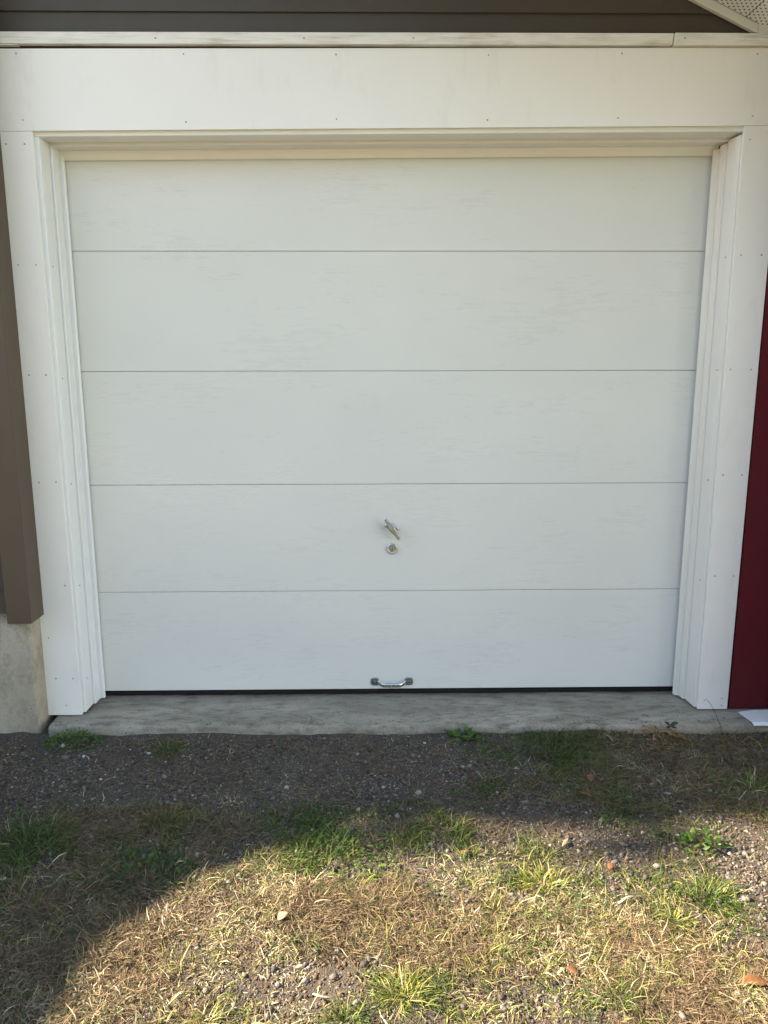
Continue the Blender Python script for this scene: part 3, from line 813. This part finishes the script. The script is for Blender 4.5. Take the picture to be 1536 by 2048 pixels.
YGREEN = [(1060, 1740, 130, 60, .9), (830, 1970, 150, 90, .9), (1180, 1880, 260, 90, .8), (1330, 1820, 130, 60, .8), (420, 2020, 110, 60, .6), (640, 1740, 160, 50, .6),
          (960, 1860, 160, 50, .55), (1400, 1940, 120, 60, .5), (1500, 1570, 70, 50, .6), (330, 1880, 120, 70, .3), (1080, 2030, 160, 50, .4)]
x, y = scatter(200000, lambda x, y: np.clip(blob(x, y, YGREEN) * 0.6 + 0.02 - 0.3 * blob(x, y, BARE), 0.0, 1) * (0.05 + 0.95 * patch(x, y, 17, 27, .42, .68)))
n = len(x)
o = blade_obj('yellow_green_grass', M['green_yellow'], x, y, rng.lognormal(math.log(0.028), 0.4, n).clip(.01, .07), rng.uniform(0.0016, 0.0036, n), rng.uniform(0, 2 * math.pi, n), rng.uniform(0.3, 1.35, n), rng.uniform(0.4, 1.6, n))
tag(o, 'yellowing green grass mixed into the dry sunlit ground', 'grass', kind='stuff')

def stones(x, y, r, flat=0.7, sink=0.3, z=None):
    """irregular lumps: jittered 12-vertex icosahedra"""
    ph = (1 + 5 ** 0.5) / 2
    iv = np.array([(-1, ph, 0), (1, ph, 0), (-1, -ph, 0), (1, -ph, 0), (0, -1, ph), (0, 1, ph), (0, -1, -ph), (0, 1, -ph), (ph, 0, -1), (ph, 0, 1), (-ph, 0, -1), (-ph, 0, 1)], float)
    iv /= np.linalg.norm(iv[0])
    fc = np.array([(0, 11, 5), (0, 5, 1), (0, 1, 7), (0, 7, 10), (0, 10, 11), (1, 5, 9), (5, 11, 4), (11, 10, 2), (10, 7, 6), (7, 1, 8), (3, 9, 4), (3, 4, 2), (3, 2, 6), (3, 6, 8), (3, 8, 9), (4, 9, 5), (2, 4, 11), (6, 2, 10), (8, 6, 7), (9, 8, 1)])
    n = len(x)
    v = iv[None] * rng.uniform(0.72, 1.25, (n, 12, 1))
    v = v * np.stack([rng.uniform(0.75, 1.3, n), rng.uniform(0.6, 1.0, n), rng.uniform(0.45, 0.9, n) * flat / 0.7], -1)[:, None, :] * r[:, None, None]
    a = rng.uniform(0, 2 * math.pi, n); ca, sa = np.cos(a)[:, None], np.sin(a)[:, None]
    X = v[..., 0] * ca - v[..., 1] * sa; Y = v[..., 0] * sa + v[..., 1] * ca
    if z is None: z = ground_z(x, y)
    Z = v[..., 2] + (z + r * (0.5 - sink))[:, None]
    co = np.stack([X + x[:, None], Y + y[:, None], Z], -1).reshape(-1, 3)
    f = (np.arange(n) * 12)[:, None, None] + fc[None]
    return co, f.reshape(-1, 3)

GRAV = [(60, 1550, 130, 60, .9), (720, 1570, 130, 90, .6), (650, 1960, 150, 90, .9), (1080, 2000, 130, 60, .9), (1250, 1680, 240, 90, .9), (1480, 1720, 90, 110, 1.0), (1380, 1600, 120, 50, .6),
        (960, 1640, 130, 40, .5), (300, 1620, 260, 80, .25), (1000, 1780, 120, 60, .5), (200, 1700, 120, 40, .3), (400, 2020, 200, 60, .35), (900, 1540, 200, 60, .35), (330, 1700, 60, 30, .4)]
x, y = scatter(120000, lambda x, y: np.clip(blob(x, y, GRAV) * 0.75 + 0.05 + 0.14 * np.clip((-0.7 - y) / 0.15, 0, 1), 0, 1) * (0.3 + 0.7 * patch(x, y, 9, 31, .3, .6)))
n = len(x)
co, f = stones(x, y, np.clip(rng.lognormal(math.log(0.0029), 0.50, n), 0.0013, 0.0115))
tag(link('gravel', np_mesh('gravel', co, f), M['gravel']), 'small mixed grey gravel scattered over the soil', 'gravel', kind='stuff')
gx_ = rng.uniform(-1.22, 1.42, 260); gy_ = -0.092 + 0.07 * rng.uniform(0, 1, 260) ** 2.2 - 0.010 * gx_
co, f = stones(gx_, gy_, rng.uniform(0.0010, 0.0032, 260), .6, .1, np.full(260, 0.0008))
tag(link('slab_grit', np_mesh('slab_grit', co, f), M['gravel']), 'grit and crumbs lying on the slab edge', 'grit', kind='stuff')
x, y = scatter(42000, lambda x, y: np.clip(0.25 + 0.25 * patch(x, y, 6, 33) + blob(x, y, MULCH), 0, 1))
n = len(x)
co, f = stones(x, y, rng.uniform(0.0025, 0.0075, n), 0.35)
tag(link('soil_litter', np_mesh('soil_litter', co, f), M['litter']), 'dark crumbs of soil and plant litter', 'litter', kind='stuff')

# ------------------------------------------------------------------ tufts one can tell apart
def tuft(name, label, cat, px, py, rpx, n, lmin, lmax, m, width=0.0034, up=(0.5, 1.45), group=None, lean=0.0, extra=None):
    cx, cy, cz = gp(px, py)
    x1, _, _ = gp(px + rpx, py); R = abs(x1 - cx)
    a = rng.uniform(0, 2 * math.pi, n); rr = R * 0.85 * rng.uniform(0, 1, n) ** 0.8
    x = cx + rr * np.cos(a); y = cy + rr * np.sin(a) * 0.8
    y = np.minimum(y, -0.118)
    az = a + rng.normal(0, 1.1, n)
    el = rng.uniform(*up, n)
    co, f = blades(x, y, rng.uniform(lmin * .6, lmax, n) * (1.1 - 0.55 * rr / R), rng.uniform(0.5, 1.15, n) * width, az, el, rng.uniform(0.4, 2.2, n), seg=4)
    base = Vector((cx, cy, cz))
    t = thing(name, label, cat, base, group)
    o = link('blades', np_mesh('blades', co, f), M[m], t, True); o['kind'] = 'stuff'
    if extra:
        em, en, el_, = extra
        a = rng.uniform(0, 2 * math.pi, en); rr = R * 0.7 * np.sqrt(rng.uniform(0, 1, en))
        co, f = blades(cx + rr * np.cos(a), np.minimum(cy + rr * np.sin(a) * .8, -0.118), rng.uniform(0.6, 1, en) * el_, rng.uniform(0.0014, 0.0026, en), a, rng.uniform(0.1, 1.2, en), rng.uniform(0.2, 1.3, en), seg=4)
        link('dry_blades', np_mesh('dry_blades', co, f), M[em], t, True)['kind'] = 'stuff'
    return t

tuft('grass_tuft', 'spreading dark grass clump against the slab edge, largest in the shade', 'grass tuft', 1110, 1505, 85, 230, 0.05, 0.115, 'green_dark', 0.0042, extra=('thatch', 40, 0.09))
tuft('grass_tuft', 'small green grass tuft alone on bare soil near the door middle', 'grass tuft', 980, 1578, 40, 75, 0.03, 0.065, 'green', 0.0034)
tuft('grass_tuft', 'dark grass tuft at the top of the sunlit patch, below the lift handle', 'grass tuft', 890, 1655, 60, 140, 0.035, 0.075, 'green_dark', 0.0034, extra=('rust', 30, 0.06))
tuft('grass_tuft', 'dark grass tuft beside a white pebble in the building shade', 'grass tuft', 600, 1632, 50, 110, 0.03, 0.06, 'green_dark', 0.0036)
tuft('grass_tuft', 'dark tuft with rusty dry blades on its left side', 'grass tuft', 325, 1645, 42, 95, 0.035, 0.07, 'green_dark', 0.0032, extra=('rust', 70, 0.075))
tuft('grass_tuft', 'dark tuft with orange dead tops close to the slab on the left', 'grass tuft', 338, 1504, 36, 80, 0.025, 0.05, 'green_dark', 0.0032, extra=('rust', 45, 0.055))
tuft('grass_tuft', 'bright green upright grass tuft standing in gravel on the right', 'grass tuft', 1415, 1790, 62, 190, 0.05, 0.095, 'green', 0.0036, extra=('green_yellow', 40, 0.08))
tuft('grass_tuft', 'sunlit lime green tuft right of the middle of the lit ground', 'grass tuft', 1085, 1762, 62, 190, 0.035, 0.075, 'green_yellow', 0.0034, extra=('green_yellow', 40, 0.07))
tuft('grass_tuft', 'low yellow green tuft at the right edge in half shade', 'grass tuft', 1508, 1575, 50, 120, 0.03, 0.06, 'green_yellow', 0.003, extra=('straw', 30, 0.07))
tuft('grass_tuft', 'tall pale green tuft at the bottom edge, centre of the picture', 'grass tuft', 805, 1985, 62, 190, 0.045, 0.09, 'green_yellow', 0.0034, extra=('straw', 50, 0.08))
tuft('grass_tuft', 'green tuft cut by the bottom edge beside the round pale pebble', 'grass tuft', 690, 2030, 48, 110, 0.03, 0.065, 'green', 0.0034, extra=('green_yellow', 50, 0.06))
tuft('grass_tuft', 'thin yellow green tuft in straw at the bottom, left of centre', 'grass tuft', 415, 2030, 36, 70, 0.035, 0.075, 'green_yellow', 0.003)
tuft('grass_tuft', 'dull green tuft among dark gravel at the bottom right', 'grass tuft', 1240, 1995, 48, 100, 0.035, 0.07, 'green', 0.003, extra=('straw', 30, 0.07))
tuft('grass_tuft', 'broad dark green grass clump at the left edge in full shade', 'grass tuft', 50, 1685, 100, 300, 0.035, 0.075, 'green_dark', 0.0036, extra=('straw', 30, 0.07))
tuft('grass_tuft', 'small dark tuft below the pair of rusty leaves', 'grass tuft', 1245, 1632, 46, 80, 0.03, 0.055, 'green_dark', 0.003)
tuft('grass_tuft', 'yellow green tuft on the near side of the bright green gravel tuft', 'grass tuft', 1350, 1842, 46, 110, 0.03, 0.06, 'green_yellow', 0.003, extra=('straw', 30, 0.06))
tuft('grass_tuft', 'dry blond tuft with faint green on the shady left soil', 'grass tuft', 462, 1603, 34, 60, 0.025, 0.055, 'straw', 0.0024, up=(0.3, 1.1))
tuft('grass_tuft', 'grey green tuft with drooping blades below the brown mulch patch', 'grass tuft', 612, 1880, 34, 60, 0.03, 0.06, 'green', 0.003, extra=('straw', 25, 0.07))

# leafy weeds: rosettes of small leaves
def leaf_cards(cx, cy, R, n, lmin, lmax, zmax, wr=0.55):
    a = rng.uniform(0, 2 * math.pi, n); rr = R * np.sqrt(rng.uniform(0, 1, n))
    x = cx + rr * np.cos(a); y = cy + rr * np.sin(a) * 0.75
    y = np.minimum(y, -0.122)
    h = zmax * (1 - (rr / R) ** 2) * rng.uniform(0.3, 1, n)
    z = ground_z(x, y) + h + 0.003
    L = rng.uniform(lmin, lmax, n); W = L * wr * rng.uniform(0.7, 1.2, n)
    az = a + rng.normal(0, 0.9, n); el = rng.uniform(-0.3, 0.8, n)
    d = np.stack([np.cos(az) * np.cos(el), np.sin(az) * np.cos(el), np.sin(el)], -1)
    s = np.stack([-np.sin(az), np.cos(az), np.zeros(n)], -1)
    u = np.cross(d, s)
    P = np.stack([x, y, z], -1)
    roll = rng.normal(0, 0.4, n)[:, None]; s = s * np.cos(roll) + u * np.sin(roll); u = np.cross(d, s)
    L = L[:, None]; W = W[:, None]
    V = np.stack([P, P + d * L * .35 + s * W * .5 - u * W * .12, P + d * L * .75 + s * W * .38 - u * W * .1, P + d * L - u * L * .1,
                  P + d * L * .75 - s * W * .38 - u * W * .1, P + d * L * .35 - s * W * .5 - u * W * .12, P + d * L * .5 + u * W * .05], 1)
    f = np.array([(0, 1, 6), (1, 2, 6), (2, 3, 6), (3, 4, 6), (4, 5, 6), (5, 0, 6)])
    F = (np.arange(n) * 7)[:, None, None] + f[None]
    return V.reshape(-1, 3), F.reshape(-1, 3)

def weed(label, px, py, rpx, n, l0, l1, zmax, m, wr=0.55, name='leafy_weed'):
    cx, cy, cz = gp(px, py); x1, _, _ = gp(px + rpx, py); R = abs(x1 - cx)
    t = thing(name, label, 'weed', (cx, cy, cz))
    co, f = leaf_cards(cx, cy, R, n, l0, l1, zmax, wr)
    link('leaves', np_mesh('leaves', co, f), M[m], t, True)['kind'] = 'stuff'
    k = max(8, n // 12)
    a = rng.uniform(0, 6.28, k)
    co, f = blades(np.full(k, cx) + rng.normal(0, R * .25, k), np.minimum(np.full(k, cy) + rng.normal(0, R * .2, k), -0.125), np.full(k, R * .8), np.full(k, 0.0016), a, rng.uniform(.4, 1.2, k), rng.uniform(.2, .9, k))
    link('stems', np_mesh('stems', co, f), M[m], t, True)['kind'] = 'stuff'
    return t
weed('bright green mound of tiny leaves growing at the left end of the slab', 148, 1490, 58, 520, 0.006, 0.014, 0.045, 'clover')
weed('wide mat of broad green leaves where the sunlight begins', 680, 1708, 120, 330, 0.006, 0.017, 0.022, 'clover')
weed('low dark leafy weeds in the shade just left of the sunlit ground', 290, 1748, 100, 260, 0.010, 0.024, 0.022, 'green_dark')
weed('upright leafy green weed in gravel near the right edge', 1402, 1688, 42, 90, 0.012, 0.028, 0.04, 'clover', 0.45)
weed('few broad green leaves against the slab, left of the big dark clump', 925, 1483, 26, 34, 0.02, 0.036, 0.03, 'clover', 0.6)
weed('straggly brown and green weeds against the slab under the little sprout', 1310, 1486, 60, 160, 0.008, 0.02, 0.05, 'rust', 0.5)

# sprout in front of the slab and a bent dry stem
def tube(name, pts, r, m, parent=None, seg=6):
    bm = bmesh.new(); rings = []
    for i, p in enumerate(pts):
        p = Vector(p); q = Vector(pts[min(i + 1, len(pts) - 1)]) - Vector(pts[max(i - 1, 0)])
        q.normalize(); a = q.orthogonal().normalized(); b = q.cross(a)
        rr = r[i] if isinstance(r, (list, tuple)) else r
        rings.append([bm.verts.new(p + (a * math.cos(6.2832 * k / seg) + b * math.sin(6.2832 * k / seg)) * rr) for k in range(seg)])
    for A, B in zip(rings, rings[1:]):
        # match ring starts
        best = min(range(seg), key=lambda s: (A[0].co - B[s].co).length)
        B[:] = B[best:] + B[:best]
        if (A[1].co - B[1].co).length > (A[1].co - B[-1].co).length: B[:] = [B[0]] + list(reversed(B[1:]))
        for k in range(seg): bm.faces.new((A[k], A[(k + 1) % seg], B[(k + 1) % seg], B[k]))
    bm.faces.new(rings[0]); bm.faces.new(rings[-1])
    return from_bm(name, bm, m, parent, True)

def leaf_bm(bm, p, d, up, L, W, curl=0.25):
    d = Vector(d).normalized(); s = d.cross(Vector(up)).normalized(); u = s.cross(d)
    prof = [(0, .06), (.15, .5), (.35, .92), (.55, 1.0), (.75, .75), (.92, .3), (1.0, .03)]
    rows = []
    for t, w in prof:
        c = Vector(p) + d * (L * t) - u * (curl * L * t * t)
        rows.append([bm.verts.new(c + s * (W * .5 * w) + u * (W * .16 * w)), bm.verts.new(c), bm.verts.new(c - s * (W * .5 * w) + u * (W * .16 * w))])
    for a, b in zip(rows, rows[1:]):
        for k in range(2): bm.faces.new((a[k], a[k + 1], b[k + 1], b[k]))

def sprout():
    bx, by = 1.117, -0.128
    t = thing('seedling', 'tiny four leaved dark seedling standing up in front of the slab', 'seedling', (bx, by, -0.06))
    tube('stem', [(bx, by, -0.055), (bx + .002, by - .002, -0.02), (bx + .001, by - .003, 0.008)], [0.0018, 0.0015, 0.0012], M['sprout'], t)
    for k, (dx, dz, L) in enumerate(((-.8, .55, .030), (.85, .50, .032), (-.5, -.1, .020), (.9, -.2, .024))):
        bm = bmesh.new(); leaf_bm(bm, (bx + .001, by - .003, 0.006 - 0.004 * (k > 1)), (dx, -.3, dz), (0, -.6, .8), L, L * .48, .1)
        from_bm('leaf', bm, M['sprout'], t, True)
sprout()
tag(tube('bent_stem', [(1.322, -0.128, -0.055), (1.318, -0.12, -0.01), (1.308, -0.08, 0.035), (1.296, -0.05, 0.062), (1.284, -0.045, 0.070), (1.276, -0.05, 0.062)], [.0012, .0012, .001, .0009, .0008, .0006], M['twig_dark'], None, 5),
    'thin bent dry stem arching in front of the right side board', 'stem')

# fallen leaves
def dead_leaf(label, px, py, L, W, az, m, tilt=0.25, curl=0.2, cat='dead leaf'):
    x, y, z = gp(px, py)
    bm = bmesh.new()
    d = Vector((math.cos(az), math.sin(az), tilt)); leaf_bm(bm, Vector((0, 0, 0.008)) - d * L * .5, d, (0, 0, 1), L, W, curl)
    for v in bm.verts: v.co += Vector((random.uniform(-1, 1), random.uniform(-1, 1), random.uniform(-1, 1))) * L * 0.018
    me_o = from_bm('dead_leaf', bm, M[m], None, True)
    me_o.location = (x, y, z + 0.006)
    sm = me_o.modifiers.new('thickness', 'SOLIDIFY'); sm.thickness = 0.0005
    return tag(me_o, label, cat, 'fallen leaves on the ground')
dead_leaf('large curled glossy brown leaf at the lower right edge', 1512, 1966, 0.075, 0.034, 0.1, 'leaf_brown', .1, .25)
dead_leaf('small orange leaf lying on gravel at the bottom, right of centre', 1146, 1939, 0.034, 0.020, 2.4, 'leaf_red', .3)
dead_leaf('bright rust leaf in half shade below the gravel patch', 1221, 1738, 0.032, 0.018, 1.0, 'leaf_red', .22)
dead_leaf('upper of two rusty leaves near the slab on the right', 1181, 1566, 0.046, 0.026, 1.3, 'leaf_brown', .35)
dead_leaf('lower of two rusty leaves near the slab on the right', 1170, 1597, 0.044, 0.022, 2.5, 'leaf_red', .25)
dead_leaf('reddish leaf at the upper edge of the sunlit grass', 930, 1706, 0.030, 0.018, 0.3, 'leaf_red', .3)
dead_leaf('tan folded leaf beside the brown mulch patch', 566, 1836, 0.032, 0.024, 0.8, 'leaf_tan', .45, .3)
dead_leaf('pale curled leaf blade on dark gravel right of centre', 1130, 1690, 0.040, 0.010, 0.9, 'leaf_tan', .3, .15)

# stones one can tell apart
def stone(label, px, py, r, m, flat=.7):
    r *= 0.85
    x, y, z = gp(px, py)
    co, f = stones(np.array([0.0]), np.array([0.0]), np.array([r]), flat, .35, np.array([0.0]))
    me = np_mesh('stone', co, f)
    bm = bmesh.new(); bm.from_mesh(me)
    bmesh.ops.bevel(bm, geom=list(bm.edges), offset=r * .16, segments=1, affect='EDGES', clamp_overlap=True)
    bm.to_mesh(me); bm.free()
    o = link('stone', me, M[m], None, True); o.location = (x, y, z + r * .15)
    return tag(o, label, 'stone', 'loose stones on the ground')
stone('pale stone at the foot of the bright green leaf mound', 168, 1518, 0.010, 'stone_pale')
stone('square white stone left of the orange topped tuft', 298, 1514, 0.010, 'stone_pale', .9)
stone('small pale stone between the leaf mound and the square white stone', 261, 1506, 0.007, 'stone_pale')
stone('grey rounded stone beside the dark grass at the left', 183, 1672, 0.013, 'stone_grey')
stone('round white pebble right of a dark tuft in the shade', 625, 1658, 0.009, 'stone_pale')
stone('dark angular lump on the edge of the sunlit straw', 287, 1838, 0.016, 'stone_dark')
stone('white stone cut by the left edge of the picture', 7, 1753, 0.012, 'stone_pale')
stone('white chip by the slab left of the broad green leaves', 849, 1494, 0.008, 'stone_pale')
stone('round tan pebble at the bottom edge, left of centre', 573, 2038, 0.013, 'stone_tan')
stone('dark block shaped stone in dry grass at the bottom', 1003, 1983, 0.014, 'stone_dark')
stone('white oval pebble near the pale twig in the left shade', 311, 1706, 0.008, 'stone_pale')
stone('grey flat stone on the upper edge of the sunlit straw', 458, 1763, 0.014, 'stone_grey', .4)
stone('pale chip in the gravel near the right edge', 1355, 1668, 0.010, 'stone_pale', .4)
stone('tan stone in the sunlit gravel under the mulch patch', 600, 1925, 0.011, 'stone_tan')
stone('broad grey stone in the half shaded gravel on the right', 1335, 1588, 0.015, 'stone_grey', .4)

# twigs and stalks
def stalk(label, pts, r, m):
    P = [gp(*q) for q in pts]
    P = [(x, y, z + 0.012 + 0.006 * (i % 2)) for i, (x, y, z) in enumerate(P)]
    tag(tube('dry_stalk', P, r, M[m], None, 5), label, 'stalk', 'loose dry stalks on the ground')
stalk('short white stalk end at the shadow edge on the left', [(350, 1733), (358, 1730), (368, 1727)], 0.0026, 'twig')
stalk('thin pale stalk pointing up right in the left shade', [(105, 1728), (118, 1719), (133, 1709)], 0.0014, 'twig')
stalk('thick blond stalk lying across the sunlit ground on the right', [(1236, 1812), (1252, 1806), (1270, 1799)], 0.0026, 'twig')
stalk('dark thin twig on the shaded soil left of the door middle', [(133, 1586), (155, 1580), (178, 1574)], 0.0018, 'twig_dark')
stalk('dark twig running left from the square white stone', [(246, 1518), (264, 1518), (282, 1517)], 0.0018, 'twig_dark')
stalk('long arching blond stalk near the right edge', [(1478, 1603), (1490, 1590), (1500, 1578), (1502, 1560)], 0.0012, 'twig')
stalk('curved blond stalk on bare soil under the centre', [(626, 1985), (645, 1995), (670, 1994)], 0.0020, 'twig')

# ------------------------------------------------------------------ tree out to the left that dapples the ground
def tree(label, tx, ty, H, spread, n, leaf, tr, cz=None):
    t = thing('tree', label, 'tree', (tx, ty, -0.1))
    tube('trunk', [(tx, ty, -0.2), (tx + .05, ty, H * .3), (tx - .03, ty + .05, H * .6), (tx + .04, ty, H * .9)], [tr, tr * .8, tr * .6, tr * .2], M['bark'], t, 10)
    u = rng.normal(0, 1, (n, 3)); u /= np.linalg.norm(u, axis=1)[:, None]
    k = 30
    cl = rng.normal(0, 1, (k, 3)); cl /= np.linalg.norm(cl, axis=1)[:, None]
    cl *= rng.uniform(0.35, 1.0, (k, 1))
    sp = np.array(spread)
    c = cl[rng.integers(0, k, n)] * sp + u * rng.uniform(0, .38, (n, 1)) * sp + np.array([tx, ty, cz if cz else H - sp[2]])
    d = rng.normal(0, 1, (n, 3)); d /= np.linalg.norm(d, axis=1)[:, None]
    s = np.cross(d, rng.normal(0, 1, (n, 3))); s /= np.linalg.norm(s, axis=1)[:, None]
    L = rng.uniform(leaf * .7, leaf * 1.3, (n, 1))
    V = np.stack([c - d * L, c + s * L * .5, c + d * L, c - s * L * .5], 1).reshape(-1, 3)
    link('crown', np_mesh('crown', V, np.arange(4 * n).reshape(n, 4)), M['tree_leaf'], t)['kind'] = 'stuff'
tree('leafy tree standing left of the house beyond the porch', -8.3, 0.0, 7.0, (1.15, .24, .75), 1250, .065, .14, 6.05)
# unseen tree belt added behind the viewer to screen bright horizon sky
def screen_trees():
    P, Sz = [], []
    for k in range(64):
        a = RAD(62 + 122 * (k + rng.uniform(-.3, .3)) / 63)        # from behind right round to the far left
        for row in range(2):
            d = 13.0 + 2.6 * row + rng.uniform(-.8, .8) + 10.0 * min(1, max(0, (k - 26) / 14))
            h = rng.uniform(4.6, 6.4) + row * 0.8
            cx, cy = d * math.cos(a), -d * math.sin(a) - 0.5
            m = 420
            u = rng.normal(0, 1, (m, 3)); u /= np.linalg.norm(u, axis=1)[:, None]
            u *= rng.uniform(.55, 1.0, (m, 1)) ** .5
            lump = 1 + .25 * np.sin(u[:, :1] * 5 + k) * np.cos(u[:, 2:] * 6 + 2 * k)
            P.append(u * lump * np.array([1.25 * d / 13, 1.25 * d / 13, h * .5]) + np.array([cx, cy, h * .5 - .05]))
    c = np.concatenate(P); n = len(c)
    d = rng.normal(0, 1, (n, 3)); d /= np.linalg.norm(d, axis=1)[:, None]
    s = np.cross(d, rng.normal(0, 1, (n, 3))); s /= np.linalg.norm(s, axis=1)[:, None]
    L = rng.uniform(.18, .34, (n, 1))
    V = np.stack([c - d * L, c + s * L * .6, c + d * L, c - s * L * .6], 1).reshape(-1, 3)
    tag(link('woodland', np_mesh('woodland', V, np.arange(4 * n).reshape(n, 4)), M['tree_leaf']), 'belt of dark green woodland around the yard', 'woodland', kind='stuff')
screen_trees()
